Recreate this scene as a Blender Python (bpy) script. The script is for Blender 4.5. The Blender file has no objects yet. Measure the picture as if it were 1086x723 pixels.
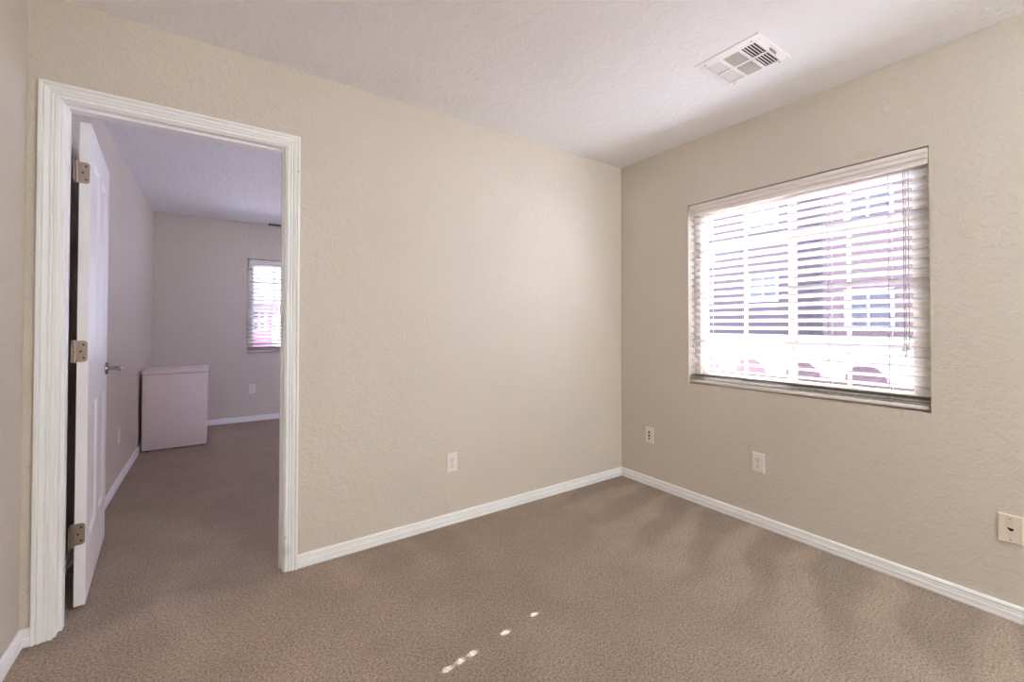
import bpy, bmesh, math, random
from mathutils import Vector, Matrix
random.seed(7)
S = bpy.context.scene
COL = S.collection
PI = math.pi
rad = math.radians

# ------------------------------------------------------------------ camera
IMG_W, IMG_H = 1086, 723
FPX = 457.15
yaw, pitch, roll = 0.6011, 0.0123, 0.0016
F = Vector((math.sin(yaw)*math.cos(pitch), math.cos(yaw)*math.cos(pitch), math.sin(pitch)))
R0 = Vector((math.cos(yaw), -math.sin(yaw), 0)); U0 = R0.cross(F)
Rv = math.cos(roll)*R0 + math.sin(roll)*U0
Uv = -math.sin(roll)*R0 + math.cos(roll)*U0
cam_data = bpy.data.cameras.new('camera'); cam = bpy.data.objects.new('camera', cam_data); COL.objects.link(cam)
CAM = Vector((-2.6587, -2.3387, 1.1875))
m = Matrix((( Rv.x, Uv.x, -F.x, CAM.x), (Rv.y, Uv.y, -F.y, CAM.y), (Rv.z, Uv.z, -F.z, CAM.z), (0, 0, 0, 1)))
cam.matrix_world = m
cam_data.sensor_fit = 'HORIZONTAL'; cam_data.sensor_width = 36.0
cam_data.lens = 36.0*FPX/IMG_W
cam_data.shift_x = 0.0; cam_data.shift_y = -22.85/IMG_W
cam_data.clip_start = 0.02; cam_data.clip_end = 400
S.camera = cam

# ------------------------------------------------------------------ light
SKY_STRENGTH = 3.0
SUN_STRENGTH = 12.5
FILL_LAMP_STRENGTH = 25.5
S.view_settings.view_transform = 'Standard'; S.view_settings.look = 'None'
S.view_settings.exposure = 2.68; S.view_settings.gamma = 1.0
S.view_settings.use_curve_mapping = False
w = bpy.data.worlds.new('sky'); S.world = w; w.use_nodes = True
bg = w.node_tree.nodes['Background']
bg.inputs[0].default_value = (0.66, 0.74, 1.03, 1); bg.inputs[1].default_value = SKY_STRENGTH
sd = bpy.data.lights.new('sun', 'SUN'); so = bpy.data.objects.new('sun', sd); COL.objects.link(so)
sd.energy = SUN_STRENGTH; sd.angle = rad(0.55); sd.color = (0.92, 0.98, 1.04)
SUN_DIR = Vector((-1.0, -0.134, -0.87)).normalized()
so.rotation_euler = SUN_DIR.to_track_quat('-Z', 'Y').to_euler()
so.location = (6, 1, 6)
try:
    S.cycles.max_bounces = 14; S.cycles.diffuse_bounces = 8; S.cycles.transparent_max_bounces = 24
    S.cycles.sample_clamp_indirect = 5.0
    S.cycles.denoising_prefilter = 'ACCURATE'; S.cycles.denoising_input_passes = 'RGB_ALBEDO_NORMAL'
    S.cycles.adaptive_threshold = 0.006
    S.cycles.caustics_reflective = False; S.cycles.caustics_refractive = False
except Exception:
    pass

# ------------------------------------------------------------------ materials
def srgb(r, g, b):
    f = lambda c: (c/255/12.92) if c/255 <= 0.04045 else ((c/255+0.055)/1.055)**2.4
    return (f(r), f(g), f(b), 1)

class NT:
    def __init__(s, name):
        s.m = bpy.data.materials.new(name); s.m.use_nodes = True
        s.t = s.m.node_tree; s.b = s.t.nodes['Principled BSDF']
    def n(s, typ, **kw):
        o = s.t.nodes.new(typ)
        for k, v in kw.items():
            if k in o.inputs: o.inputs[k].default_value = v
            else: setattr(o, k, v)
        return o
    def l(s, a, b): s.t.links.new(a, b)
    def coord(s): return s.n('ShaderNodeTexCoord').outputs['Object']

def plain(name, col, rough=0.5, metal=0.0, var=0.03, scale=9.0, bump=0.0, bscale=200.0, spec=0.5):
    k = NT(name); k.b.inputs['Roughness'].default_value = rough; k.b.inputs['Metallic'].default_value = metal
    k.b.inputs['Specular IOR Level'].default_value = spec
    c = k.coord()
    nz = k.n('ShaderNodeTexNoise', Scale=scale, Detail=3.0); k.l(c, nz.inputs['Vector'])
    mx = k.n('ShaderNodeMix', data_type='RGBA'); 
    mx.inputs[6].default_value = tuple(x*(1-var) for x in col[:3])+(1,)
    mx.inputs[7].default_value = tuple(min(1, x*(1+var)) for x in col[:3])+(1,)
    k.l(nz.outputs[0], mx.inputs[0]); k.l(mx.outputs[2], k.b.inputs['Base Color'])
    if bump:
        n2 = k.n('ShaderNodeTexNoise', Scale=bscale, Detail=2.0); k.l(c, n2.inputs['Vector'])
        bp = k.n('ShaderNodeBump', Strength=bump, Distance=0.001); k.l(n2.outputs[0], bp.inputs['Height']); k.l(bp.outputs[0], k.b.inputs['Normal'])
    return k.m

def paint_wall(name, col, strength=0.45, scale=36.0):
    """flat paint over hand-trowelled drywall texture"""
    k = NT(name); k.b.inputs['Roughness'].default_value = 0.75; k.b.inputs['Specular IOR Level'].default_value = 0.25
    c = k.coord()
    big = k.n('ShaderNodeTexNoise', Scale=1.3, Detail=2.0); k.l(c, big.inputs['Vector'])
    mx = k.n('ShaderNodeMix', data_type='RGBA')
    mx.inputs[6].default_value = tuple(x*0.97 for x in col[:3])+(1,); mx.inputs[7].default_value = tuple(min(1, x*1.03) for x in col[:3])+(1,)
    k.l(big.outputs[0], mx.inputs[0]); k.l(mx.outputs[2], k.b.inputs['Base Color'])
    n1 = k.n('ShaderNodeTexNoise', Scale=scale, Detail=3.0, Roughness=0.55, Distortion=0.9); k.l(c, n1.inputs['Vector'])
    r1 = k.n('ShaderNodeValToRGB'); r1.color_ramp.elements[0].position = 0.47; r1.color_ramp.elements[1].position = 0.60
    k.l(n1.outputs[0], r1.inputs[0])
    n2 = k.n('ShaderNodeTexNoise', Scale=scale*4.5, Detail=2.0); k.l(c, n2.inputs['Vector'])
    ad = k.n('ShaderNodeMath', operation='MULTIPLY_ADD'); k.l(n2.outputs[0], ad.inputs[0]); ad.inputs[1].default_value = 0.35; k.l(r1.outputs[0], ad.inputs[2])
    bp = k.n('ShaderNodeBump', Strength=strength, Distance=0.0022); k.l(ad.outputs[0], bp.inputs['Height']); k.l(bp.outputs[0], k.b.inputs['Normal'])
    return k.m

def carpet_mat():
    k = NT('carpet_pile'); k.b.inputs['Roughness'].default_value = 1.0; k.b.inputs['Specular IOR Level'].default_value = 0.05
    k.b.inputs['Sheen Weight'].default_value = 0.15; k.b.inputs['Sheen Roughness'].default_value = 0.6
    c = k.coord()
    # tufts: two scales of grain
    n1 = k.n('ShaderNodeTexNoise', Scale=120.0, Detail=5.0, Roughness=0.85); k.l(c, n1.inputs['Vector'])
    r1 = k.n('ShaderNodeValToRGB'); e = r1.color_ramp.elements
    e[0].position = 0.36; e[0].color = srgb(88, 70, 57); e[1].position = 0.66; e[1].color = srgb(200, 181, 163)
    mid = r1.color_ramp.elements.new(0.5); mid.color = srgb(166, 146, 129)
    k.l(n1.outputs[0], r1.inputs[0])
    # broad lay of the pile
    n2 = k.n('ShaderNodeTexNoise', Scale=3.2, Detail=4.0, Roughness=0.6); k.l(c, n2.inputs['Vector'])
    r2 = k.n('ShaderNodeMapRange'); r2.inputs[1].default_value = 0.3; r2.inputs[2].default_value = 0.7; r2.inputs[3].default_value = 0.88; r2.inputs[4].default_value = 1.08
    k.l(n2.outputs[0], r2.inputs[0])
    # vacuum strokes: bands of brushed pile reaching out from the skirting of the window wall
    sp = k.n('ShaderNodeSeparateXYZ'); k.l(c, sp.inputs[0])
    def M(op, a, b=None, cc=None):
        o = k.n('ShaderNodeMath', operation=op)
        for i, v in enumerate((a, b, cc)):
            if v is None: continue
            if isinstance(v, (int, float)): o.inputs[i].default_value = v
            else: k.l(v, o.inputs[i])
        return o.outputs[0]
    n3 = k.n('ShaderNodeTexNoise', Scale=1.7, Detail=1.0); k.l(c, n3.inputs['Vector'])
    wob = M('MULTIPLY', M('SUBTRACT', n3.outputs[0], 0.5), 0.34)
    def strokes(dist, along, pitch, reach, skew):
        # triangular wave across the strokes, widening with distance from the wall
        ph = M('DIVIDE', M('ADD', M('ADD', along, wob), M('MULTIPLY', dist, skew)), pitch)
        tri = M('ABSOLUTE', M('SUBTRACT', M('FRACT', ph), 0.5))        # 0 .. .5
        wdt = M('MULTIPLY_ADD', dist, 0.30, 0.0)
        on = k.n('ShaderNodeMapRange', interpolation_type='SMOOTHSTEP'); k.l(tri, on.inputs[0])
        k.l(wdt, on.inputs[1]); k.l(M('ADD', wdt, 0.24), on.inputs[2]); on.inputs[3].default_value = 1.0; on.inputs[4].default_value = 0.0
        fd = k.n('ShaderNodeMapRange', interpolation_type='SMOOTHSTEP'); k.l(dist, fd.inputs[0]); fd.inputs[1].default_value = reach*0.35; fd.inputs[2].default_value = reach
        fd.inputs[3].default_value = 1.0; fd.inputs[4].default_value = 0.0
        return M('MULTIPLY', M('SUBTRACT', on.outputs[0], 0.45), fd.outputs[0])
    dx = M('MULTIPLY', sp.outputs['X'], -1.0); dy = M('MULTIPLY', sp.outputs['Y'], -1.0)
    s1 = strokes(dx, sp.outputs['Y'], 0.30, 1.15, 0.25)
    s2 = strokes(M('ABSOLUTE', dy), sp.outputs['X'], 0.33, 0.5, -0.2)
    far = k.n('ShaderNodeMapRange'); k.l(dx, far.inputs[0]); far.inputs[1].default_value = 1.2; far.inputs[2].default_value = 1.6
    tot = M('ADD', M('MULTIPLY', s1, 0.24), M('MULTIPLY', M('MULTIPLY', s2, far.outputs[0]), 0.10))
    lay_light = k.n('ShaderNodeMapRange', interpolation_type='SMOOTHSTEP'); k.l(M('ADD', dx, M('MULTIPLY', wob, 2.5)), lay_light.inputs[0]); lay_light.inputs[1].default_value = 1.5; lay_light.inputs[2].default_value = 2.6  # lighter left side by the doorway: brushed pile plus painted-in light
    lay_light_y = k.n('ShaderNodeMapRange', interpolation_type='SMOOTHSTEP'); k.l(M('ADD', dy, M('MULTIPLY', wob, 1.2)), lay_light_y.inputs[0]); lay_light_y.inputs[1].default_value = -0.06; lay_light_y.inputs[2].default_value = 0.08
    tot = M('ADD', tot, M('MULTIPLY', M('MULTIPLY', lay_light.outputs[0], lay_light_y.outputs[0]), 0.26))
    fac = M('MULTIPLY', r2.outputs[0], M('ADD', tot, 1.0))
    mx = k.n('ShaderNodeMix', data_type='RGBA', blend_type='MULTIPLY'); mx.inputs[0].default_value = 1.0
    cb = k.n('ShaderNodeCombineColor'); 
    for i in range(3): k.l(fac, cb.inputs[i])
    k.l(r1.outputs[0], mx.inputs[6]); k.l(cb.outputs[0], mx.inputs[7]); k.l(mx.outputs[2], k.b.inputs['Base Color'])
    n5 = k.n('ShaderNodeTexNoise', Scale=95.0, Detail=5.0, Roughness=0.8); k.l(c, n5.inputs['Vector'])
    bp = k.n('ShaderNodeBump', Strength=0.8, Distance=0.008); k.l(n5.outputs[0], bp.inputs['Height']); k.l(bp.outputs[0], k.b.inputs['Normal'])
    return k.m

def glass_mat():
    k = NT('window_glass'); t = k.t
    out = t.nodes['Material Output']
    tr = k.n('ShaderNodeBsdfTransparent'); tr.inputs[0].default_value = (0.95, 0.96, 0.98, 1)
    gl = k.n('ShaderNodeBsdfGlossy'); gl.inputs['Roughness'].default_value = 0.02
    fr = k.n('ShaderNodeFresnel', IOR=1.12)
    mx = k.n('ShaderNodeMixShader'); k.l(fr.outputs[0], mx.inputs[0]); k.l(tr.outputs[0], mx.inputs[1]); k.l(gl.outputs[0], mx.inputs[2])
    k.l(mx.outputs[0], out.inputs[0]); return k.m

def screen_mat():
    k = NT('insect_screen'); out = k.t.nodes['Material Output']
    tr = k.n('ShaderNodeBsdfTransparent'); df = k.n('ShaderNodeBsdfDiffuse'); df.inputs[0].default_value = srgb(95, 90, 100)
    mx = k.n('ShaderNodeMixShader'); mx.inputs[0].default_value = 0.30
    k.l(tr.outputs[0], mx.inputs[1]); k.l(df.outputs[0], mx.inputs[2]); k.l(mx.outputs[0], out.inputs[0]); return k.m

def emit_mat(name, col, s):
    k = NT(name); k.b.inputs['Base Color'].default_value = col; k.b.inputs['Emission Color'].default_value = col; k.b.inputs['Emission Strength'].default_value = s
    return k.m

def stained_trim():
    """white gloss trim with a few brown scuffs near the carpet on the latch side"""
    k = NT('scuffed_white_trim'); k.b.inputs['Roughness'].default_value = 0.4
    geo = k.n('ShaderNodeNewGeometry').outputs['Position']
    base = srgb(247, 247, 248)
    nz = k.n('ShaderNodeTexNoise', Scale=70.0, Detail=3.0); k.l(geo, nz.inputs['Vector'])
    fac = None
    for (p, r, s) in (((-2.385, 0.0, 0.10), 0.045, 0.5), ((-2.383, -0.01, 0.165), 0.012, 0.9), ((-2.333, -0.016, 1.935), 0.007, 1.0), ((-2.386, 0.02, 0.20), 0.03, 0.3)):
        d = k.n('ShaderNodeVectorMath', operation='DISTANCE'); k.l(geo, d.inputs[0]); d.inputs[1].default_value = p
        mr = k.n('ShaderNodeMapRange'); k.l(d.outputs['Value'], mr.inputs[0]); mr.inputs[1].default_value = r*0.2; mr.inputs[2].default_value = r
        mr.inputs[3].default_value = s; mr.inputs[4].default_value = 0.0
        mu = k.n('ShaderNodeMath', operation='MULTIPLY'); k.l(mr.outputs[0], mu.inputs[0]); k.l(nz.outputs[0], mu.inputs[1])
        if fac is None: fac = mu.outputs[0]
        else:
            a = k.n('ShaderNodeMath', operation='MAXIMUM'); k.l(fac, a.inputs[0]); k.l(mu.outputs[0], a.inputs[1]); fac = a.outputs[0]
    mx = k.n('ShaderNodeMix', data_type='RGBA'); mx.inputs[6].default_value = base; mx.inputs[7].default_value = srgb(110, 85, 62)
    k.l(fac, mx.inputs[0]); k.l(mx.outputs[2], k.b.inputs['Base Color'])
    return k.m

M_WALL = paint_wall('beige_wall_paint', srgb(214, 205, 193))
M_CEIL = paint_wall('white_ceiling_paint', srgb(242, 242, 246), 0.60, 18.0)
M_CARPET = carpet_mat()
M_TRIM = plain('white_trim_paint', srgb(247, 247, 248), 0.4)
M_TRIM2 = stained_trim()
M_DOOR = plain('white_door_paint', srgb(248, 246, 247), 0.38, bump=0.12, bscale=160)
M_NICKEL = plain('brushed_nickel', srgb(172, 158, 146), 0.38, 0.9, var=0.08, scale=60)
M_NICKEL2 = plain('polished_nickel', srgb(170, 165, 165), 0.18, 1.0, var=0.05)
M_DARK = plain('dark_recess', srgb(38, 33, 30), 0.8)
M_PLATE = plain('white_plastic', srgb(238, 230, 226), 0.35)
M_IVORY = plain('ivory_plastic', srgb(228, 216, 200), 0.4)
M_VINYL = plain('almond_vinyl', srgb(192, 180, 164), 0.4)
M_SLAT = plain('white_blind_slat', srgb(203, 199, 197), 0.4)
M_VAL = plain('white_blind_valance', srgb(236, 229, 225), 0.4)
M_CORD = plain('white_cord', srgb(172, 162, 152), 0.8)
M_GLASS = glass_mat()
M_SCREEN = screen_mat()
M_VENT = plain('white_enamel', srgb(240, 238, 238), 0.4)
M_CHEST = plain('off_white_laminate', srgb(244, 232, 229), 0.45, var=0.015, bump=0.1, bscale=400)
M_FILL_LAMP = emit_mat('fill_lamp_glass', (0.90, 1.0, 1.07, 1), FILL_LAMP_STRENGTH)
M_PINK = plain('pink_stucco', srgb(120, 74, 84), 0.9, var=0.06, bump=0.3, bscale=60)
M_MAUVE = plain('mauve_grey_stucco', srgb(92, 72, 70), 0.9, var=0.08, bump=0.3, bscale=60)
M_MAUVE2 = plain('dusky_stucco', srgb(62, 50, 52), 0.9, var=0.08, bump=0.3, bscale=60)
M_PALE = plain('pale_stucco', srgb(170, 164, 165), 0.9, var=0.05)
M_TILE = plain('terracotta_roof_tile', srgb(100, 74, 86), 0.85, var=0.12, scale=5.0)
M_TILE2 = plain('faded_roof_tile', srgb(150, 126, 132), 0.85, var=0.12, scale=5.0)
M_GROUND = plain('pale_concrete', srgb(205, 200, 196), 0.9, var=0.06, scale=1.0)
M_WINDARK = plain('house_window_glass', srgb(48, 46, 50), 0.15)

# ------------------------------------------------------------------ mesh helpers
class MB:
    """collects boxes, tubes, prisms; build() links ONE mesh object"""
    def __init__(s): s.bm = bmesh.new()
    def box(s, x0, x1, y0, y1, z0, z1, bev=0.0, seg=2):
        c = [(x, y, z) for z in (z0, z1) for y in (y0, y1) for x in (x0, x1)]
        v = [s.bm.verts.new(p) for p in c]
        fs = [s.bm.faces.new([v[i] for i in q]) for q in ((0, 2, 3, 1), (4, 5, 7, 6), (0, 1, 5, 4), (2, 6, 7, 3), (0, 4, 6, 2), (1, 3, 7, 5))]
        if bev > 0:
            es = list({e for f in fs for e in f.edges})
            bmesh.ops.bevel(s.bm, geom=es, offset=bev, segments=seg, profile=0.5, affect='EDGES')
        return s
    def tube(s, pts, r, n=8, caps=True):
        pts = [Vector(p) for p in pts]; rs = r if isinstance(r, (list, tuple)) else [r]*len(pts)
        rings = []; up = None
        for i, p in enumerate(pts):
            d = (pts[min(i+1, len(pts)-1)] - pts[max(i-1, 0)]).normalized()
            if up is None: up = Vector((0, 0, 1)) if abs(d.z) < 0.9 else Vector((1, 0, 0))
            a = d.cross(up).normalized(); b = a.cross(d).normalized(); up = b
            rings.append([s.bm.verts.new(p + rs[i]*(math.cos(2*PI*j/n)*a + math.sin(2*PI*j/n)*b)) for j in range(n)])
        for A, B in zip(rings, rings[1:]):
            for j in range(n): s.bm.faces.new((A[j], A[(j+1) % n], B[(j+1) % n], B[j]))
        if caps:
            s.bm.faces.new(rings[0][::-1]); s.bm.faces.new(rings[-1])
        return s
    def lathe(s, prof, c, axis='Z', n=24):
        """prof: list of (r, h) along the axis from point c"""
        c = Vector(c); rings = []
        A = {'Z': (Vector((1, 0, 0)), Vector((0, 1, 0)), Vector((0, 0, 1))), 'X': (Vector((0, 1, 0)), Vector((0, 0, 1)), Vector((1, 0, 0))), 'Y': (Vector((0, 0, 1)), Vector((1, 0, 0)), Vector((0, 1, 0)))}[axis]
        for r, h in prof:
            rings.append([s.bm.verts.new(c + h*A[2] + r*(math.cos(2*PI*j/n)*A[0] + math.sin(2*PI*j/n)*A[1])) for j in range(n)])
        for P, Q in zip(rings, rings[1:]):
            for j in range(n): s.bm.faces.new((P[j], P[(j+1) % n], Q[(j+1) % n], Q[j]))
        s.bm.faces.new(rings[0][::-1]); s.bm.faces.new(rings[-1])
        return s
    def loft(s, sections, closed=True, caps=True):
        """sections: lists of points; consecutive sections bridged; closed profile"""
        R = [[s.bm.verts.new(p) for p in sec] for sec in sections]
        n = len(R[0])
        for A, B in zip(R, R[1:]):
            for j in range(n if closed else n-1): s.bm.faces.new((A[j], A[(j+1) % n], B[(j+1) % n], B[j]))
        if caps: s.bm.faces.new(R[0][::-1]); s.bm.faces.new(R[-1])
        return s
    def slab(s, us, vs, holes, f):
        """manifold sheet of cells us x vs minus holes; f(u, v, top) -> point"""
        V = {}
        def g(i, j, t):
            if (i, j, t) not in V: V[(i, j, t)] = s.bm.verts.new(f(us[i], vs[j], t))
            return V[(i, j, t)]
        nu, nv = len(us)-1, len(vs)-1
        on = lambda i, j: 0 <= i < nu and 0 <= j < nv and (i, j) not in holes
        for i in range(nu):
            for j in range(nv):
                if not on(i, j): continue
                s.bm.faces.new((g(i, j, 1), g(i+1, j, 1), g(i+1, j+1, 1), g(i, j+1, 1)))
                s.bm.faces.new((g(i, j, 0), g(i, j+1, 0), g(i+1, j+1, 0), g(i+1, j, 0)))
                for (di, dj, a, b) in ((-1, 0, (i, j), (i, j+1)), (1, 0, (i+1, j+1), (i+1, j)), (0, -1, (i+1, j), (i, j)), (0, 1, (i, j+1), (i+1, j+1))):
                    if not on(i+di, j+dj): s.bm.faces.new((g(*a, 0), g(*a, 1), g(*b, 1), g(*b, 0)))
        return s
    def build(s, name, mat, parent=None, smooth=None):
        bmesh.ops.recalc_face_normals(s.bm, faces=s.bm.faces[:])
        me = bpy.data.meshes.new(name); s.bm.to_mesh(me); s.bm.free()
        me.materials.append(mat)
        if smooth is not None:
            for p in me.polygons: p.use_smooth = True
            try: me.set_sharp_from_angle(angle=rad(smooth))
            except Exception: pass
        o = bpy.data.objects.new(name, me); COL.objects.link(o)
        if parent is not None: o.parent = parent
        return o

def tag(o, label=None, cat=None, group=None, kind=None):
    for k_, v in (('label', label), ('category', cat), ('group', group), ('kind', kind)):
        if v: o[k_] = v
    return o
def thing(name, label, cat, loc=(0, 0, 0), rotz=0.0, group=None):
    o = bpy.data.objects.new(name, None); o.empty_display_size = 0.1; COL.objects.link(o)
    o.location = loc; o.rotation_euler = (0, 0, rotz)
    return tag(o, label, cat, group)
def struct(name, mb, mat, label=None, parent=None, smooth=None):
    o = mb.build(name, mat, parent, smooth)
    if parent is None: tag(o, label, None, None, 'structure')
    return o

# ------------------------------------------------------------------ room shell
H = 2.4384                       # ceiling
XL, YF, YR = -3.2475, 3.85, -4.6  # left wall, far wall of next room, wall behind the camera
WT = 0.15
JL, JR, JT = -3.153, -2.388, 2.045  # door opening
PART = 0.115                     # partition thickness
W1 = (-1.802, -0.593, 0.7914, 2.0056)      # main window: y0 y1 z0 z1
W2 = (-2.352, -1.25, 0.835, 1.997)         # next room far window: x0 x1 z0 z1
W3 = (0.35, 2.6, 0.55, 2.1)                # next room side window: y0 y1 z0 z1

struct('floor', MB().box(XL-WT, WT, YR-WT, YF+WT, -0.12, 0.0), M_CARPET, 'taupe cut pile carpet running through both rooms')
struct('ceiling', MB().box(XL-WT, WT, YR-WT, YF+WT, H, H+0.15), M_CEIL, 'white textured ceiling')
struct('wall_left', MB().box(XL-WT, XL, YR-WT, YF+WT, 0, H), M_WALL, 'pale wall at the left edge running through both rooms')
b = MB()
b.box(XL, JL-0.018, 0, PART, 0, H).box(JL-0.018, JR+0.018, 0, PART, JT+0.018, H).box(JR+0.018, 0, 0, PART, 0, H)
struct('wall_back', b, M_WALL, 'beige wall with the doorway')
def holed_wall_x(x0, x1, ya, yb, holes):
    b = MB(); y = ya
    for (y0, y1, z0, z1) in sorted(holes):
        b.box(x0, x1, y, y0, 0, H); b.box(x0, x1, y0, y1, 0, z0); b.box(x0, x1, y0, y1, z1, H); y = y1
    b.box(x0, x1, y, yb, 0, H); return b
struct('wall_right', holed_wall_x(0, WT, YR-WT, YF+WT, [W1, W3]), M_WALL, 'beige wall with the blinds')
b = MB(); x0, x1, z0, z1 = W2
b.box(XL, x0, YF, YF+WT, 0, H).box(x0, x1, YF, YF+WT, 0, z0).box(x0, x1, YF, YF+WT, z1, H).box(x1, 0, YF, YF+WT, 0, H)
struct('wall_far', b, M_WALL, 'far wall of the room beyond the doorway')
struct('wall_front', MB().box(XL, 0, YR-WT, YR, 0, H), M_WALL, 'wall behind the viewer')

# baseboards: moulded section (t = out from the wall, z = height)
BB = [(0, 0), (0.0125, 0), (0.0138, 0.003), (0.0138, 0.0105), (0.0088, 0.0140), (0.0125, 0.0175), (0.0125, 0.0300), (0.0060, 0.0355), (0.0110, 0.0405), (0.0048, 0.0455),
      (0.0112, 0.0505), (0.0108, 0.0570), (0.0075, 0.0625), (0.0040, 0.0648), (0, 0.0648)]
def baseboard(name, p0, p1, nrm, m0=0, m1=0, label=None):
    """p0, p1 on the wall line; nrm into the room; m = +1 inside corner mitre"""
    p0, p1, nrm = Vector(p0), Vector(p1), Vector(nrm); d = (p1-p0).normalized()
    secs = []
    for p, s in ((p0, m0), (p1, -m1)):
        secs.append([Vector((p.x, p.y, 0)) + Vector((nrm.x, nrm.y, 0))*t + Vector((d.x, d.y, 0))*(t*s) + Vector((0, 0, z)) for t, z in BB])
    return struct(name, MB().loft(secs), M_TRIM, label)
baseboard('baseboard_back', (-2.3255, 0), (0, 0), (0, -1), 0, 1)
baseboard('baseboard_right', (0, 0), (0, YR), (-1, 0), 1, 1)
baseboard('baseboard_front', (0, YR), (XL, YR), (0, 1), 1, 1)
baseboard('baseboard_left', (XL, YR), (XL, 0), (1, 0), 1, 1)
baseboard('baseboard_corner', (XL, 0), (-3.2165, 0), (0, -1), 1, 0)
baseboard('baseboard_next_left', (XL, PART), (XL, YF), (1, 0), 0, 1)
baseboard('baseboard_next_far', (XL, YF), (0, YF), (0, -1), 1, 1)
baseboard('baseboard_next_right', (0, YF), (0, PART), (-1, 0), 1, 0)

# ------------------------------------------------------------------ doorway trim
b = MB()
b.box(JL-0.018, JL, 0, PART, 0, JT+0.018).box(JR, JR+0.018, 0, PART, 0, JT+0.018).box(JL, JR, 0, PART, JT, JT+0.018)
b.box(JL, JL+0.010, 0.036, 0.070, 0, JT).box(JR-0.010, JR, 0.036, 0.070, 0, JT).box(JL+0.010, JR-0.010, 0.036, 0.070, JT-0.010, JT)
struct('trim_1', b, M_TRIM2, 'white door jamb with stop strips')
CAS = [(0, 0), (0, 0.0090), (0.002, 0.0110), (0.0115, 0.0110), (0.0150, 0.0055), (0.0185, 0.0115), (0.0225, 0.0115), (0.0260, 0.0060), (0.0295, 0.0125),
       (0.0405, 0.0155), (0.0440, 0.0080), (0.0475, 0.0178), (0.055, 0.0178), (0.057, 0.0158), (0.057, 0)]
def casing(name, ysurf, sgn, label):
    x0, x1, zt = JL-0.006, JR+0.006, JT+0.005
    secs = [[(x0-u, ysurf+sgn*t, 0.0) for u, t in CAS], [(x0-u, ysurf+sgn*t, zt+u) for u, t in CAS],
            [(x1+u, ysurf+sgn*t, zt+u) for u, t in CAS], [(x1+u, ysurf+sgn*t, 0.0) for u, t in CAS]]
    return struct(name, MB().loft(secs), M_TRIM2, label)
casing('trim_2', 0.0, -1, 'white moulded casing around the doorway')
casing('trim_3', PART, 1, 'white moulded casing on the far side of the doorway')

# ------------------------------------------------------------------ the open door
DW, DT, DZ0, DZ1 = 0.762, 0.035, 0.012, 2.040
PX = [(0.118, 0.333), (0.429, 0.644)]
PZ = [(0.255, 0.835), (1.035, 1.905)]
def door_slab():
    b = MB(); bm = b.bm
    us = [0, PX[0][0], PX[0][1], PX[1][0], PX[1][1], DW]; zs = [DZ0, PZ[0][0], PZ[0][1], PZ[1][0], PZ[1][1], DZ1]
    for side, y in ((1, 0.0), (-1, -DT)):     # local: u along x, face at y (0 = visible face), thickness toward -y
        for i in range(5):
            for j in range(5):
                q = (us[i], us[i+1], zs[j], zs[j+1])
                if i in (1, 3) and j in (1, 3):
                    rings = []
                    for ins, dep in ((0, 0), (0.004, 0.002), (0.013, 0.0095), (0.024, 0.0095), (0.042, 0.0045)):
                        yy = y - side*dep
                        rings.append([bm.verts.new(p) for p in ((q[0]+ins, yy, q[2]+ins), (q[1]-ins, yy, q[2]+ins), (q[1]-ins, yy, q[3]-ins), (q[0]+ins, yy, q[3]-ins))])
                    for A, B in zip(rings, rings[1:]):
                        for k_ in range(4): bm.faces.new((A[k_], A[(k_+1) % 4], B[(k_+1) % 4], B[k_]))
                    bm.faces.new(rings[-1])
                else:
                    bm.faces.new([bm.verts.new(p) for p in ((q[0], y, q[2]), (q[1], y, q[2]), (q[1], y, q[3]), (q[0], y, q[3]))])
    for (a, c) in (((0, DZ0), (DW, DZ0)), ((DW, DZ0), (DW, DZ1)), ((DW, DZ1), (0, DZ1)), ((0, DZ1), (0, DZ0))):
        bm.faces.new([bm.verts.new(p) for p in ((a[0], 0, a[1]), (c[0], 0, c[1]), (c[0], -DT, c[1]), (a[0], -DT, a[1]))])
    bmesh.ops.remove_doubles(bm, verts=bm.verts[:], dist=1e-5)
    return b
door = door_slab().build('door_1', M_DOOR)
tag(door, 'white four panel door standing open against the left wall', None, None, 'structure')
# visible face looks toward +x of the room; local x runs from the hinge edge into the next room
HN, HF = Vector((-3.104, 0.180)), Vector((-3.163, 0.940))
dd = (HF-HN).normalized(); ang = math.atan2(dd.y, dd.x)
door.matrix_world = Matrix.Translation((HN.x, HN.y, 0)) @ Matrix.Rotation(ang, 4, 'Z') @ Matrix.Scale(-1, 4, (0, 1, 0))
# lever handle (part of the door)
bm_ = MB(); HZ, HU = 0.945, DW-0.065
bm_.lathe([(0.0, 0.0), (0.033, 0.0), (0.033, 0.006), (0.029, 0.011), (0.014, 0.013), (0.0, 0.013)], (HU, 0, HZ), 'Y', 28)
bm_.tube([(HU, 0.010, HZ), (HU, 0.045, HZ), (HU-0.004, 0.056, HZ), (HU-0.016, 0.062, HZ), (HU-0.06, 0.063, HZ+0.002), (HU-0.105, 0.060, HZ), (HU-0.112, 0.058, HZ-0.001)],
         [0.010, 0.010, 0.011, 0.011, 0.0095, 0.0085, 0.005], 12)
lev = bm_.build('door_handle', M_NICKEL2, door, 40); lev['label'] = 'polished metal lever handle'
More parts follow.
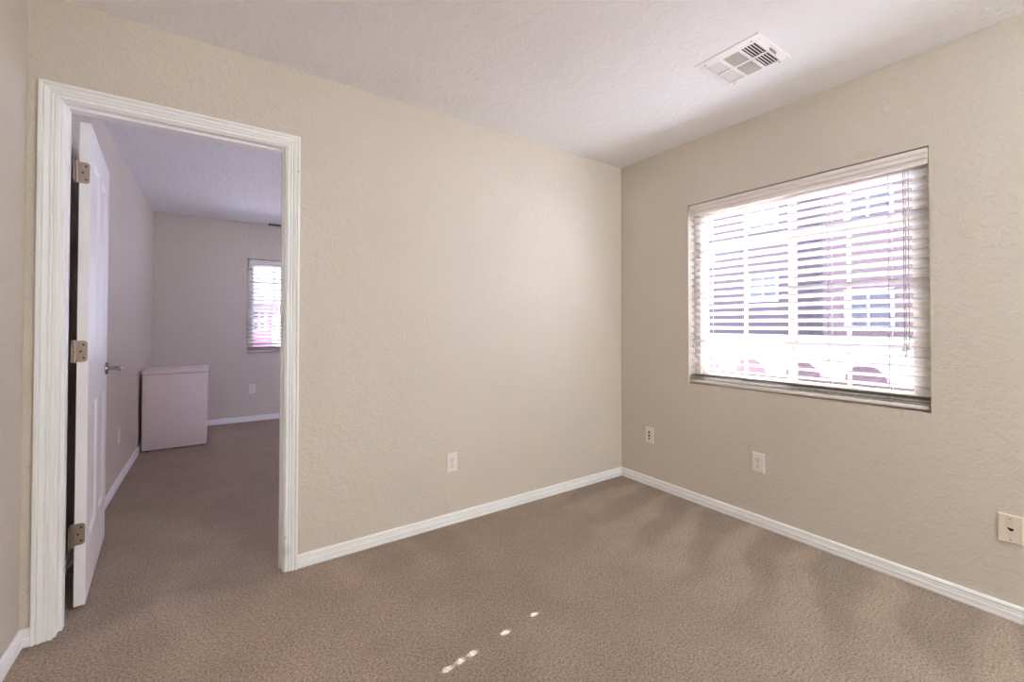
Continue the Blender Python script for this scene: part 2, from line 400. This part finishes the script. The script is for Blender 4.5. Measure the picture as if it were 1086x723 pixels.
# three hinges: leaf let into the hinge edge, barrel and jamb leaf
def hinge(zc):
    L = 0.089
    prof = []
    w_ = 0.033; r = 0.012     # rounded on the free edge
    pts = [(0.004, -L/2)]
    for k_ in range(7):
        a = -PI/2 + PI/2*k_/6; pts.append((-w_+r - r*math.sin(a+PI/2)*1.0, -L/2+r-r*math.cos(a+PI/2)))
    for k_ in range(7):
        a = PI/2*k_/6; pts.append((-w_+r-r*math.cos(a), L/2-r+r*math.sin(a)))
    pts.append((0.004, L/2))
    # leaf lies on the hinge edge (local x = 0 plane); free edge toward the visible face -> local y from -DT to 0
    b = MB()
    top = [(-0.0022, -DT-p[0]-0.001, zc+p[1]) for p in pts]; bot = [(0.0, q[1], q[2]) for q in top]
    b.loft([top, bot])
    h = b.build('hinge', M_NICKEL, door, 30); h['label'] = 'brushed nickel hinge with a rounded leaf'
    k_ = MB()
    n = 5
    for i in range(n):
        z0 = zc-L/2+L*i/n; k_.lathe([(0.0062, 0.0004), (0.0062, L/n-0.0004)], (-0.007, -DT-0.007, z0), 'Z', 14)
    k_.lathe([(0.004, -0.004), (0.0068, -0.002), (0.0068, 0.001)], (-0.007, -DT-0.007, zc-L/2), 'Z', 14)
    k_.lathe([(0.0068, -0.001), (0.0068, 0.003), (0.003, 0.005)], (-0.007, -DT-0.007, zc+L/2), 'Z', 14)
    k_.build('barrel', M_NICKEL, h, 30)
    for (dy, dz) in ((-0.021, 0.028), (-0.012, 0.0), (-0.022, -0.028)):
        MB().lathe([(0.0036, 0.0), (0.0036, 0.0012), (0.001, 0.0006)], (-0.0032, -DT-dy-0.001, zc+dz), 'X', 12).build('screw', M_DARK, h)
    j = MB().box(-0.045, -0.010, -DT-0.0125, -DT-0.0105, zc-L/2, zc+L/2).build('jamb_leaf', M_NICKEL, h)
for zc in (1.825, 1.073, 0.310): hinge(zc)

# ------------------------------------------------------------------ windows
def window_x(name, W, label, xo=0.075, screen=True):
    """sliding vinyl window set in the right-hand wall; the frame is the object, sashes are parts"""
    y0, y1, z0, z1 = W; x0, x1 = xo, xo+0.055
    b = MB(); fw = 0.042
    b.box(x0, x1, y0, y0+fw, z0, z1).box(x0, x1, y1-fw, y1, z0, z1).box(x0, x1, y0+fw, y1-fw, z0, z0+fw).box(x0, x1, y0+fw, y1-fw, z1-fw, z1)
    fr = tag(b.build(name, M_VINYL), label, None, None, 'structure')
    ym = (y0+y1)/2
    for (a, c, xa) in ((y0+fw, ym+0.014, x0+0.004), (ym-0.014, y1-fw, x0+0.028)):
        b = MB(); sw = 0.034; xb = xa+0.022
        b.box(xa, xb, a, a+sw, z0+fw, z1-fw).box(xa, xb, c-sw, c, z0+fw, z1-fw).box(xa, xb, a+sw, c-sw, z0+fw, z0+fw+sw).box(xa, xb, a+sw, c-sw, z1-fw-sw, z1-fw)
        sa = b.build('sash', M_VINYL, fr)
        g = MB(); xm = (xa+xb)/2
        yc = (a+c)/2; zz = [z0+(z1-z0)*k_/4 for k_ in (1, 2, 3)]
        g.box(xm-0.004, xm+0.004, yc-0.009, yc+0.009, z0+fw+sw, z1-fw-sw)
        for q in zz:
            g.box(xm-0.004, xm+0.004, a+sw, yc-0.009, q-0.009, q+0.009); g.box(xm-0.004, xm+0.004, yc+0.009, c-sw, q-0.009, q+0.009)
        g.build('muntin_grid', M_VINYL, sa)
        MB().box(xm+0.006, xm+0.009, a+sw-0.005, c-sw+0.005, z0+fw+sw-0.005, z1-fw-sw+0.005).build('pane', M_GLASS, sa)
    if screen:
        MB().box(x1+0.004, x1+0.005, y0+fw*0.5, ym, z0+fw*0.5, z1-fw*0.5).build('insect_screen', M_SCREEN, fr)
    return fr
window_x('window_1', W1, 'almond vinyl sliding window behind the blinds')
window_x('window_3', W3, 'side window of the next room', screen=False)
# far window of the next room (same construction, facing +y)
def window_y(name, W, label):
    x0, x1, z0, z1 = W; y0 = YF+0.075; fw = 0.042
    b = MB(); b.box(x0, x0+fw, y0, y0+0.055, z0, z1).box(x1-fw, x1, y0, y0+0.055, z0, z1).box(x0+fw, x1-fw, y0, y0+0.055, z0, z0+fw).box(x0+fw, x1-fw, y0, y0+0.055, z1-fw, z1)
    fr = tag(b.build(name, M_VINYL), label, None, None, 'structure')
    xm = (x0+x1)/2
    for (a, c, ya) in ((x0+fw, xm+0.014, y0+0.004), (xm-0.014, x1-fw, y0+0.028)):
        b = MB(); sw = 0.034; yb = ya+0.022
        b.box(a, a+sw, ya, yb, z0+fw, z1-fw).box(c-sw, c, ya, yb, z0+fw, z1-fw).box(a+sw, c-sw, ya, yb, z0+fw, z0+fw+sw).box(a+sw, c-sw, ya, yb, z1-fw-sw, z1-fw)
        sa = b.build('sash', M_VINYL, fr); g = MB(); ym = (ya+yb)/2; xc = (a+c)/2
        g.box(xc-0.009, xc+0.009, ym-0.004, ym+0.004, z0+fw+sw, z1-fw-sw)
        for k_ in (1, 2, 3):
            q = z0+(z1-z0)*k_/4
            g.box(a+sw, xc-0.009, ym-0.004, ym+0.004, q-0.009, q+0.009); g.box(xc+0.009, c-sw, ym-0.004, ym+0.004, q-0.009, q+0.009)
        g.build('muntin_grid', M_VINYL, sa)
        MB().box(a+sw-0.005, c-sw+0.005, ym+0.006, ym+0.009, z0+fw+sw-0.005, z1-fw-sw+0.005).build('pane', M_GLASS, sa)
window_y('window_2', W2, 'window in the far wall of the next room')

# ------------------------------------------------------------------ blinds
PITCH = 0.0455; SD = 0.050
def blind(root, length, z0, z1, ladders, holes=(), cords=True, TILT=rad(23)):
    """built in local axes: local x = depth toward outdoors, local y = along the window (0..length), z from the sill"""
    L = length; hh = z1-z0
    # valance: moulded front with returns
    prof = [(-0.006, hh-0.011), (-0.016, hh-0.013), (-0.016, hh-0.032), (-0.008, hh-0.036), (-0.007, hh-0.046), (-0.013, hh-0.049), (-0.013, hh-0.057), (-0.006, hh-0.061), (-0.003, hh-0.074), (-0.007, hh-0.077), (-0.007, hh-0.083), (0.004, hh-0.083), (0.004, hh-0.011)]
    va = MB().loft([[(x, 0.004, z) for x, z in prof], [(x, L-0.020, z) for x, z in prof]]).build('valance', M_VAL, root)
    va['label'] = 'moulded white valance'
    MB().box(0.012, 0.062, 0.010, L-0.018, hh-0.052, hh-0.012, 0.002).build('headrail', M_VAL, root)
    for y in (0.0035, L-0.017):
        MB().box(0.004, 0.066, y, y+0.0055, hh-0.060, hh-0.010, 0.001).build('bracket', M_VAL, root)
    xc = 0.036
    zb = 0.060
    n = int((hh-0.085-zb)/PITCH)+1
    us = [-SD/2, -0.017, -0.008, -0.004, 0.004, 0.008, 0.017, SD/2]
    ca, sa_ = math.cos(TILT), math.sin(TILT)
    for i in range(n):
        z = zb + PITCH*i
        vs = [0.008, L-0.008]; hset = set()
        if holes and i in (n-4, n-5, n-6, n-9, n-12):
            ys = []
            for h in holes: ys += [h-0.003, h+0.003]
            vs = sorted(vs+ys)
            for j in range(1, len(vs)-1, 2):
                for k_ in (2, 3, 4): hset.add((k_, j))
        def f(u, v, t, z=z):
            cr = 0.0028*(1-(2*u/SD)**2) + (0.0028 if t else 0.0)
            # room edge (u < 0) raised, outdoor edge lowered
            return (xc + u*ca + cr*sa_, v, z - u*sa_ + cr*ca)
        MB().slab(us, vs, hset, f).build('slat', M_SLAT, root)
    b = MB().box(xc-0.027, xc+0.027, 0.006, L-0.006, 0.010, 0.030, 0.006, 3); b.build('bottom_rail', M_VAL, root, 30)
    for k_ in (0, 1):           # the two lowest slats rest on the rail
        z = 0.036+0.011*k_
        MB().slab([-SD/2, -0.012, 0.012, SD/2], [0.008, L-0.008], set(), lambda u, v, t, z=z: (xc+u, v, z+0.002*(1-(2*u/SD)**2)+(0.0028 if t else 0))).build('slat', M_SLAT, root)
    top = hh-0.055
    for y in ladders:
        b = MB()
        for dx in (-0.026, 0.026):
            b.tube([(xc+dx*ca*1.06, y, 0.012), (xc+dx*ca*1.06, y, top)], 0.0014, 5)
        for i in range(n):
            z = zb+PITCH*i-0.0012
            b.tube([(xc-0.026*ca, y-0.004, z+0.026*sa_), (xc+0.026*ca, y-0.004, z-0.026*sa_)], 0.0006, 4)
        b.build('ladder_cord', M_CORD, root)
        MB().box(xc-0.030, xc-0.0265, y-0.010, y+0.010, 0.016, 0.024, 0.001).build('cord_button', M_VAL, root)
    if cords:
        for (y, zt, dx) in cords:
            c = MB().tube([(-0.004+dx, y, hh-0.083), (-0.005+dx, y, zt)], 0.0018, 6).build('lift_cord', M_CORD, root)
            MB().lathe([(0.002, 0.004), (0.0035, 0.0), (0.0045, -0.010), (0.0095, -0.018), (0.0095, -0.024), (0.004, -0.028)], (-0.005+dx, y, zt), 'Z', 12).build('tassel', M_VAL, c, 40)
L1 = W1[1]-W1[0]
bl = thing('window_blind', 'white wide slat blind filling the large window of the right wall', 'blind', (0, W1[0], W1[2]), 0)
yy = lambda y: y - W1[0]
blind(bl, L1, W1[2], W1[3], [yy(-0.735), yy(-0.955), yy(-1.405), yy(-1.655)], holes=[yy(-0.704)],
      cords=[(yy(-1.714), 0.300, 0.0), (yy(-1.722), 0.272, -0.004), (yy(-1.731), 0.306, 0.002), (yy(-0.640), 0.268, 0.001), (yy(-0.650), 0.175, -0.003)])
L2 = W2[1]-W2[0]
b2 = thing('window_blind', 'white slat blind on the half hidden window seen through the doorway', 'blind', (W2[0], YF, W2[2]), 0)
b2.rotation_euler = (0, 0, PI/2); b2.location = (W2[1], YF, W2[2])
blind(b2, L2, W2[2], W2[3], [L2-0.13, L2-0.42, 0.42, 0.13], cords=False, TILT=rad(31))

# ------------------------------------------------------------------ wall plates
def wall_plate(name, label, pos, facing, kind, w_=0.070, h_=0.114, mat=None, cat='outlet', group=None):
    """local: plate in the xz plane, front toward -y"""
    mat = mat or M_PLATE
    r = thing(name, label, cat, pos, {'-y': 0.0, '-x': -PI/2, '+x': PI/2}[facing], group)
    t = 0.0065
    b = MB(); c = [(-w_/2, -h_/2), (w_/2, -h_/2), (w_/2, h_/2), (-w_/2, h_/2)]
    def ring(ins, y): return [(x*(1-2*ins/w_), y, z*(1-2*ins/h_)) for x, z in c]
    b.loft([ring(0, 0), ring(0, -t*0.55), ring(0.0018, -t*0.85), ring(0.0045, -t)])
    b.build('cover_plate', mat, r)
    def screw(z): MB().lathe([(0.0033, 0.0), (0.0033, 0.0012), (0.0015, 0.0018)], (0, -t, z), 'Y', 12).build('screw', mat, r).scale.y = 1
    if kind == 'duplex':
        for zc in (0.0195, -0.0195):
            pts = []
            for k_ in range(20):
                a = 2*PI*k_/20; x, z = 0.0172*math.cos(a), 0.0172*math.sin(a); z = max(-0.0135, min(0.0135, z)); pts.append((x, z))
            q = MB().loft([[(x, -t+0.001, zc+z) for x, z in pts], [(x, -t-0.0018, zc+z) for x, z in pts], [(x*0.93, -t-0.0026, zc+z*0.93) for x, z in pts]]).build('receptacle', mat, r)
            s_ = MB(); y0, y1 = -t-0.0030, -t-0.0020
            s_.box(-0.0078, -0.0052, y0, y1, zc-0.0005, zc+0.0085).box(0.0052, 0.0074, y0, y1, zc+0.0005, zc+0.0080)
            s_.lathe([(0.0028, 0.0), (0.0028, 0.001)], (0, y0, zc-0.0075), 'Y', 12)
            s_.build('slots', M_DARK, q)
        MB().lathe([(0.003, 0.0), (0.003, 0.001)], (0, -t-0.0010, 0), 'Y', 10).build('screw', M_NICKEL, r)
    elif kind == 'jacks':
        for zc, rr in ((0.024, 0.0078), (-0.001, 0.0078), (-0.025, 0.0058)):
            q = MB().lathe([(rr*0.55, -0.0065), (rr, -0.0050), (rr, 0.001)], (0, -t, zc), 'Y', 16).build('jack', M_NICKEL if rr > 0.007 else M_DARK, r)
            MB().lathe([(rr*0.8, -0.0072), (rr*0.8, -0.0052)], (0, -t, zc), 'Y', 14).build('socket', M_DARK, q)
        for z in (0.048, -0.048): MB().lathe([(0.003, 0.0), (0.003, 0.0012)], (0, -t-0.001, z), 'Y', 10).build('screw', mat, r)
    elif kind == 'phone':
        q = MB(); y0, y1 = -t-0.0012, -t+0.001
        pts = [(-0.0085, 0.006), (0.0085, 0.003), (0.0085, -0.003), (0.0035, -0.0065), (-0.0015, -0.0065), (-0.0085, 0.001)]
        q.loft([[(x, y0, z) for x, z in pts], [(x, y1, z) for x, z in pts]]); q.build('jack', M_DARK, r)
        for z in (0.042, -0.042): MB().lathe([(0.0028, 0.0), (0.0028, 0.001)], (0, -t-0.001, z), 'Y', 10).build('screw', M_NICKEL, r)
    return r
wall_plate('electrical_outlet', 'white duplex outlet low on the wall beside the doorway', (-1.4905, 0, 0.3645), '-y', 'duplex')
wall_plate('wall_plate', 'white wall plate with three stacked jacks near the room corner', (0, -0.2725, 0.3715), '-x', 'jacks', cat='wall plate')
wall_plate('electrical_outlet', 'white duplex outlet low on the wall under the large window', (0, -1.0495, 0.373), '-x', 'duplex')
wall_plate('wall_plate', 'ivory wall plate with one dark phone jack at the right edge', (0, -2.034, 0.365), '-x', 'phone', mat=M_IVORY, cat='wall plate')
wall_plate('electrical_outlet', 'small white outlet on the far wall under the far window', (-2.293, YF, 0.3915), '-y', 'duplex')
wall_plate('electrical_outlet', 'white outlet seen edge on between the open door and the chest', (XL, 1.945, 0.365), '+x', 'duplex')

# ------------------------------------------------------------------ ceiling vents
def ceiling_vent(label, x0, x1, y0, y1, cells, loc_z=H, drop=0.0, fmat=None):
    """stamped register: frame, dark box behind, louvre banks; cells = (x0,x1,y0,y1,axis,dir)"""
    cx, cy = (x0+x1)/2, (y0+y1)/2
    r = thing('ceiling_vent', label, 'vent', (cx, cy, loc_z))
    xs = sorted({x0-cx, x1-cx, *[c[0]-cx for c in cells], *[c[1]-cx for c in cells]}); ys = sorted({y0-cy, y1-cy, *[c[2]-cy for c in cells], *[c[3]-cy for c in cells]})
    hs = set()
    for i in range(len(xs)-1):
        for j in range(len(ys)-1):
            mx_, my_ = (xs[i]+xs[i+1])/2+cx, (ys[j]+ys[j+1])/2+cy
            if any(c[0] < mx_ < c[1] and c[2] < my_ < c[3] for c in cells): hs.add((i, j))
    ex = max(abs(xs[0]), abs(xs[-1])); ey = max(abs(ys[0]), abs(ys[-1]))
    def f(u, v, t):
        edge = abs(abs(u)-ex) < 1e-6 or abs(abs(v)-ey) < 1e-6
        return (u, v, (-0.0040-drop if edge else -0.0085-drop) if t == 0 else (0.0 if edge else min(-0.0062, -0.0062-drop)))
    MB().slab(xs, ys, hs, f).build('frame', fmat or M_VENT, r)
    MB().box(min(c[0] for c in cells)-cx-0.004, max(c[1] for c in cells)-cx+0.004, min(c[2] for c in cells)-cy-0.004, max(c[3] for c in cells)-cy+0.004, -0.0012, -0.0004).build('backing', M_DARK, r)
    for (a, b_, c, d, ax, sl, n, wd) in cells:
        for k_ in range(n):
            q = (k_+0.5)/n
            if ax == 'x':      # louvre runs along x
                y = c+(d-c)*q-cy; pts = [(y-wd/2, -0.0015 if sl > 0 else -0.0078), (y+wd/2, -0.0078 if sl > 0 else -0.0015)]
                sec = [(pts[0][0], pts[0][1]), (pts[1][0], pts[1][1]), (pts[1][0], pts[1][1]+0.0009), (pts[0][0], pts[0][1]+0.0009)]
                MB().loft([[(a-cx, yv, z) for yv, z in sec], [(b_-cx, yv, z) for yv, z in sec]]).build('louvre', M_VENT, r)
            else:
                x = a+(b_-a)*q-cx; pts = [(x-wd/2, -0.0015 if sl > 0 else -0.0078), (x+wd/2, -0.0078 if sl > 0 else -0.0015)]
                sec = [(pts[0][0], pts[0][1]), (pts[1][0], pts[1][1]), (pts[1][0], pts[1][1]+0.0009), (pts[0][0], pts[0][1]+0.0009)]
                MB().loft([[(xv, c-cy, z) for xv, z in sec], [(xv, d-cy, z) for xv, z in sec]]).build('louvre', M_VENT, r)
    return r, cx, cy
VX = (-0.715, -0.612, -0.597, -0.490)
cells = []
for (a, b_) in ((VX[0], VX[1]), (VX[2], VX[3])):
    cells.append((a, b_, -1.229, -1.160, 'x', 1, 5, 0.0084))
    cells.append((a, b_, -1.316, -1.243, 'y', 1, 9, 0.0066))
    cells.append((a, b_, -1.395, -1.330, 'x', -1, 5, 0.0104))
v, cx, cy = ceiling_vent('white square ceiling register with six louvred sections above the window side', -0.760, -0.457, -1.428, -1.128, cells)
MB().box(0.0085-0.02, 0.0085+0.035, -1.4085-cy-0.002, -1.4085-cy+0.002, -0.0155, -0.0070).build('damper_lever', M_NICKEL, v)
for (x, y) in ((-0.735, -1.170), (-0.735, -1.385), (-0.473, -1.385), (-0.473, -1.170)):
    MB().lathe([(0.0035, -0.009), (0.0035, -0.007)], (x-cx, y-cy, 0), 'Z', 10).build('screw', M_NICKEL, v)
# return grille whose corner just enters the top of the picture
cells = [(-2.555+0.145*i, -2.555+0.145*i+0.125, -0.93, -0.635, 'x', 1, 14, 0.016) for i in range(2)]
ceiling_vent('white ceiling grille whose corner just shows at the top edge of the picture', -2.585, -2.250, -0.960, -0.588, cells, drop=0.010)
cells = [(-2.11, -1.83, 3.795, 3.825, 'x', 1, 2, 0.012)]  # added strip with a dark frame paints the shadow gap at the ceiling edge
ceiling_vent('narrow dark strip painting the shadow gap above the far window in the next room', -2.13, -1.80, 3.770, 3.846, cells, drop=0.003, fmat=M_DARK)

# ------------------------------------------------------------------ chest in the next room
cx0, cx1, cy0, cy1, ch = -3.224, -2.727, 2.878, 3.42, 0.748
ct = thing('storage_chest', 'plain off white box chest with a flat lid in the far corner beyond the doorway', 'chest', ((cx0+cx1)/2, (cy0+cy1)/2, 0))
hx, hy = (cx1-cx0)/2, (cy1-cy0)/2
MB().box(-hx+0.004, hx-0.004, -hy+0.004, hy-0.004, 0.012, ch-0.034, 0.004).build('body', M_CHEST, ct, 40)
MB().box(-hx+0.008, hx-0.008, -hy+0.010, hy-0.008, ch-0.034, ch-0.031).build('gasket', M_DARK, ct)
MB().box(-hx, hx, -hy, hy, ch-0.031, ch, 0.003, 2).build('lid', M_CHEST, ct, 40)
for sx in (-1, 1):
    for sy in (-1, 1): MB().lathe([(0.016, 0.0), (0.018, 0.012)], (sx*(hx-0.04), sy*(hy-0.04), 0), 'Z', 14).build('foot', M_DARK, ct)

# ------------------------------------------------------------------ added fill lamp, unseen behind the viewer
lp = thing('fill_lamp', 'added opal globe fill lamp, unseen behind the viewer', 'lamp', (-0.8, -4.0, H))
MB().lathe([(0.065, 0.0), (0.065, -0.018), (0.05, -0.028)], (0, 0, 0), 'Z', 32).build('base', M_NICKEL, lp, 40)
MB().lathe([(0.010, -0.0281), (0.010, -0.13), (0.05, -0.135), (0.05, -0.155)], (0, 0, 0), 'Z', 20).build('stem', M_NICKEL, lp, 40)
MB().lathe([(0.13*math.sin(PI*(0.12+0.88*k_/16)*0.999), -0.265+0.13*math.cos(PI*(0.12+0.88*k_/16))) for k_ in range(17)], (0, 0, 0), 'Z', 36).build('fill_lamp_globe', M_FILL_LAMP, lp, 60)

# ------------------------------------------------------------------ outdoors
struct('ground', MB().box(0.6, 120, -60, 120, -3.2, -3.0), M_GROUND, 'pale ground outside')
struct('ground_side', MB().box(-60, 0.6, YF+WT+0.5, 120, -3.2, -3.0), M_GROUND, 'pale ground outside the far wall')

def barrel(b, p0, p1, r, side, nrm, n=8, th=0.014):
    """half-round clay tile from p0 (low end) to p1, slightly tapered; side = across, nrm = up"""
    p0, p1, side, nrm = Vector(p0), Vector(p1), Vector(side), Vector(nrm)
    secs = []
    for p, rr in ((p0, r), (p1, r*0.9)):
        outer = [p + side*(rr*math.cos(PI*k_/n)) + nrm*(rr*math.sin(PI*k_/n)) for k_ in range(n+1)]
        inner = [p + side*((rr-th)*math.cos(PI*k_/n)) + nrm*((rr-th)*math.sin(PI*k_/n)) for k_ in range(n, -1, -1)]
        secs.append(outer+inner)
    b.loft(secs)
aw = thing('sun_blocker', 'added unseen awning keeping sun out of the side window of the next room', 'awning', (WT, 1.475, 2.2))  # added out of view to block direct sun from the next room
MB().loft([[(0.0, -1.35, 0.0), (1.5, -1.35, -0.32), (1.5, -1.35, -0.34), (0.0, -1.35, -0.03)], [(0.0, 1.35, 0.0), (1.5, 1.35, -0.32), (1.5, 1.35, -0.34), (0.0, 1.35, -0.03)]]).build('sun_block_canopy', M_PALE, aw)
for y in (-1.3, 1.3): MB().tube([(0.0, y, -0.7), (1.48, y, -0.345)], 0.012, 8).build('arm', M_NICKEL, aw)
# low tiled roof just below the big window; it falls away from the house
tr_ = thing('tiled_roof', 'low barrel tile roof directly outside the large window', 'roof', (0.44, 0, 0))
sl = rad(17); dn = Vector((math.cos(sl), 0, -math.sin(sl))); up = Vector((math.sin(sl), 0, math.cos(sl)))
ZT = 0.865
MB().loft([[(0.0, -3.0, ZT-0.16), (0.0, -3.0, ZT), tuple(Vector((0, -3.0, ZT))+dn*2.4), tuple(Vector((0, -3.0, ZT-0.16))+dn*2.4)],
           [(0.0, 2.4, ZT-0.16), (0.0, 2.4, ZT), tuple(Vector((0, 2.4, ZT))+dn*2.4), tuple(Vector((0, 2.4, ZT-0.16))+dn*2.4)]]).build('deck', M_MAUVE, tr_)
for k_ in range(15):
    y = -1.44 + 0.325*(k_-4)
    b = MB()
    for j in range(6):
        q = Vector((-0.03, y, ZT-0.012)) + dn*(0.42*j)
        barrel(b, q+dn*0.45+up*0.004, q+up*0.012, 0.105, (0, 1, 0), up)
    b.build('barrel_tile_row', M_TILE, tr_, 50)
    e = MB()      # mortar stop closing the upper end of the row
    pts = [(y+0.098*math.cos(PI*i/10), ZT+0.002+0.092*math.sin(PI*i/10)) for i in range(11)]
    e.loft([[(-0.022, a, c) for a, c in pts], [(0.004, a, c) for a, c in pts]]); e.build('mortar_stop', M_TILE, tr_)

def house(name, label, x0, x1, y0, y1, zb_, zt, wall, roofm, wins, ridge=1.5, over=0.5, dirn='x'):
    r = thing(name, label, 'house', ((x0+x1)/2, (y0+y1)/2, zb_))
    cx_, cy_ = (x0+x1)/2, (y0+y1)/2
    MB().box(x0-cx_, x1-cx_, y0-cy_, y1-cy_, 0, zt-zb_).build('wall', wall, r)
    a, b_ = (x1-x0)/2+over, (y1-y0)/2+over; z = zt-zb_
    rb = MB().bm
    return r, cx_, cy_, a, b_, z

def hip_roof(parent, a, b_, z, rise, mat):
    """hip roof with ribbed barrel tiles on all four slopes"""
    ins = min(a, b_); 
    if a < b_: R = [(0, -b_+ins), (0, b_-ins)]
    else: R = [(-a+ins, 0), (a-ins, 0)]
    b = MB(); bm = b.bm
    c = [bm.verts.new((sx*a, sy*b_, z)) for sx, sy in ((-1, -1), (1, -1), (1, 1), (-1, 1))]
    cb = [bm.verts.new((sx*a, sy*b_, z-0.15)) for sx, sy in ((-1, -1), (1, -1), (1, 1), (-1, 1))]
    r0, r1 = [bm.verts.new((p[0], p[1], z+rise)) for p in R]
    if a < b_:
        bm.faces.new((c[0], c[1], r0)); bm.faces.new((c[1], c[2], r1, r0)); bm.faces.new((c[2], c[3], r1)); bm.faces.new((c[3], c[0], r0, r1))
    else:
        bm.faces.new((c[0], c[1], r1, r0)); bm.faces.new((c[1], c[2], r1)); bm.faces.new((c[2], c[3], r0, r1)); bm.faces.new((c[3], c[0], r0))
    for i in range(4): bm.faces.new((cb[i], cb[(i+1) % 4], c[(i+1) % 4], c[i]))
    bm.faces.new(cb[::-1])
    rf = b.build('roof', mat, parent)
    return rf

def tile_rows(parent, a, b_, z, rise, mat, faces, pitch=0.3):
    ins = min(a, b_)
    for fc in faces:
        n = 0
        L = b_ if fc in ('-x', '+x') else a
        k_ = -L+pitch/2
        while k_ < L:
            dedge = min(L-abs(k_), ins)          # how far up before the hip cuts the row
            if dedge > 0.15:
                s0 = {'-x': Vector((-a, k_, z)), '+x': Vector((a, k_, z)), '-y': Vector((k_, -b_, z)), '+y': Vector((k_, b_, z))}[fc]
                din = {'-x': Vector((1, 0, 0)), '+x': Vector((-1, 0, 0)), '-y': Vector((0, 1, 0)), '+y': Vector((0, -1, 0))}[fc]
                half = min(a, b_) if True else 0
                s1 = s0 + din*dedge + Vector((0, 0, rise*dedge/ins))
                al = (s1-s0).normalized(); side = Vector((din.y, -din.x, 0)); up_ = side.cross(al).normalized()
                if up_.z < 0: up_ = -up_
                b = MB(); m_ = max(1, int((s1-s0).length/0.42))
                for j in range(m_):
                    q0 = s0.lerp(s1, j/m_); q1 = s0.lerp(s1, (j+1)/m_)
                    barrel(b, q0+up_*0.05, q1+up_*0.02, pitch*0.36, side, up_, 6)
                b.build('barrel_tile_row', mat, parent, 50); n += 1
            k_ += pitch

def house_window(parent, x, y, z, w_, h_, axis):
    b = MB(); t = 0.05; f = 0.07
    def bx(u0, u1, z0, z1, d0, d1, mb):
        if axis == 'x': mb.box(x-d1, x-d0, y+u0, y+u1, z+z0, z+z1)
        else: mb.box(x+u0, x+u1, y-d1, y-d0, z+z0, z+z1)
    bx(-w_/2, -w_/2+f, 0, h_, 0, t, b); bx(w_/2-f, w_/2, 0, h_, 0, t, b); bx(-w_/2+f, w_/2-f, 0, f, 0, t, b); bx(-w_/2+f, w_/2-f, h_-f, h_, 0, t, b); bx(-0.025, 0.025, f, h_-f, 0, t, b)
    bx(-w_/2+f, -0.025, h_/2-0.02, h_/2+0.02, 0, t, b); bx(0.025, w_/2-f, h_/2-0.02, h_/2+0.02, 0, t, b)
    fr = b.build('window', M_PALE, parent)
    g = MB(); bx(-w_/2+f, w_/2-f, f, h_-f, 0, 0.01, g); g.build('pane', M_WINDARK, fr)

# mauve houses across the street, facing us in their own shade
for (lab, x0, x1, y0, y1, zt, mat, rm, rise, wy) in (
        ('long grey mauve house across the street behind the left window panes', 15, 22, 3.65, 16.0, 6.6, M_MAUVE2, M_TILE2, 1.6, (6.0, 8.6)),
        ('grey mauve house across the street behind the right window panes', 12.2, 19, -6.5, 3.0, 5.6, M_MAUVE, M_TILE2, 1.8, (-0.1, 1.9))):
    cx_, cy_ = (x0+x1)/2, (y0+y1)/2
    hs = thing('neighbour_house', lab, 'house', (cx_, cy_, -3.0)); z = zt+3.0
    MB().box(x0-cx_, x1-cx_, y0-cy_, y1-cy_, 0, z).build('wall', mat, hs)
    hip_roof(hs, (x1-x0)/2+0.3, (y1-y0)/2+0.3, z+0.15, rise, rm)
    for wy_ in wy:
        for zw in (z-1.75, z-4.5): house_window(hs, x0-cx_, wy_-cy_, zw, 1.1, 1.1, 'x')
# pale flat roofed garages in the sun between
gx = thing('garage', 'low pale flat roofed garage in the sun below the neighbour houses', 'garage', (8.4, 5.0, -3.0))
MB().box(-3.2, 3.2, -9.0, 13.0, 0, 3.70).build('wall', M_PALE, gx)
MB().box(-3.35, 3.35, -9.15, 13.15, 3.70, 3.86).build('roof', M_GROUND, gx)

# pink house seen through the far window, hip roof of barrel tiles
PY = 10.0
hx0, hx1, hy0, hy1, hz = -9.0, -1.49, PY, PY+7.0, 1.62
cx_, cy_ = (hx0+hx1)/2, (hy0+hy1)/2
ph = thing('neighbour_house', 'pink stucco house with a tiled hip roof seen through the far window', 'house', (cx_, cy_, -3.0))
MB().box(hx0-cx_, hx1-cx_, hy0-cy_, hy1-cy_, 0, hz+3.0).build('wall', M_PINK, ph)
a, b_ = (hx1-hx0)/2+0.35, (hy1-hy0)/2+0.35
rf = hip_roof(ph, a, b_, hz+3.0, 2.9, M_TILE)
tile_rows(ph, a, b_, hz+3.0, 2.9, M_TILE2, ('-y',), 0.19)
house_window(ph, -1.79-cx_, PY-cy_, 1.02+3.0, 0.36, 0.52, 'y')
# lower tiled roof in front of it
a2 = thing('tiled_roof', 'lower barrel tile roof in front of the pink house', 'roof', (-4.35, 8.6, -3.0))
MB().box(-2.6, 2.6, -0.9, 1.3, 0, 3.28).build('wall', M_PINK, a2)
hip_roof(a2, 2.85, 1.2, 3.30, 0.75, M_TILE); tile_rows(a2, 2.85, 1.2, 3.30, 0.75, M_TILE2, ('-y',), 0.17)
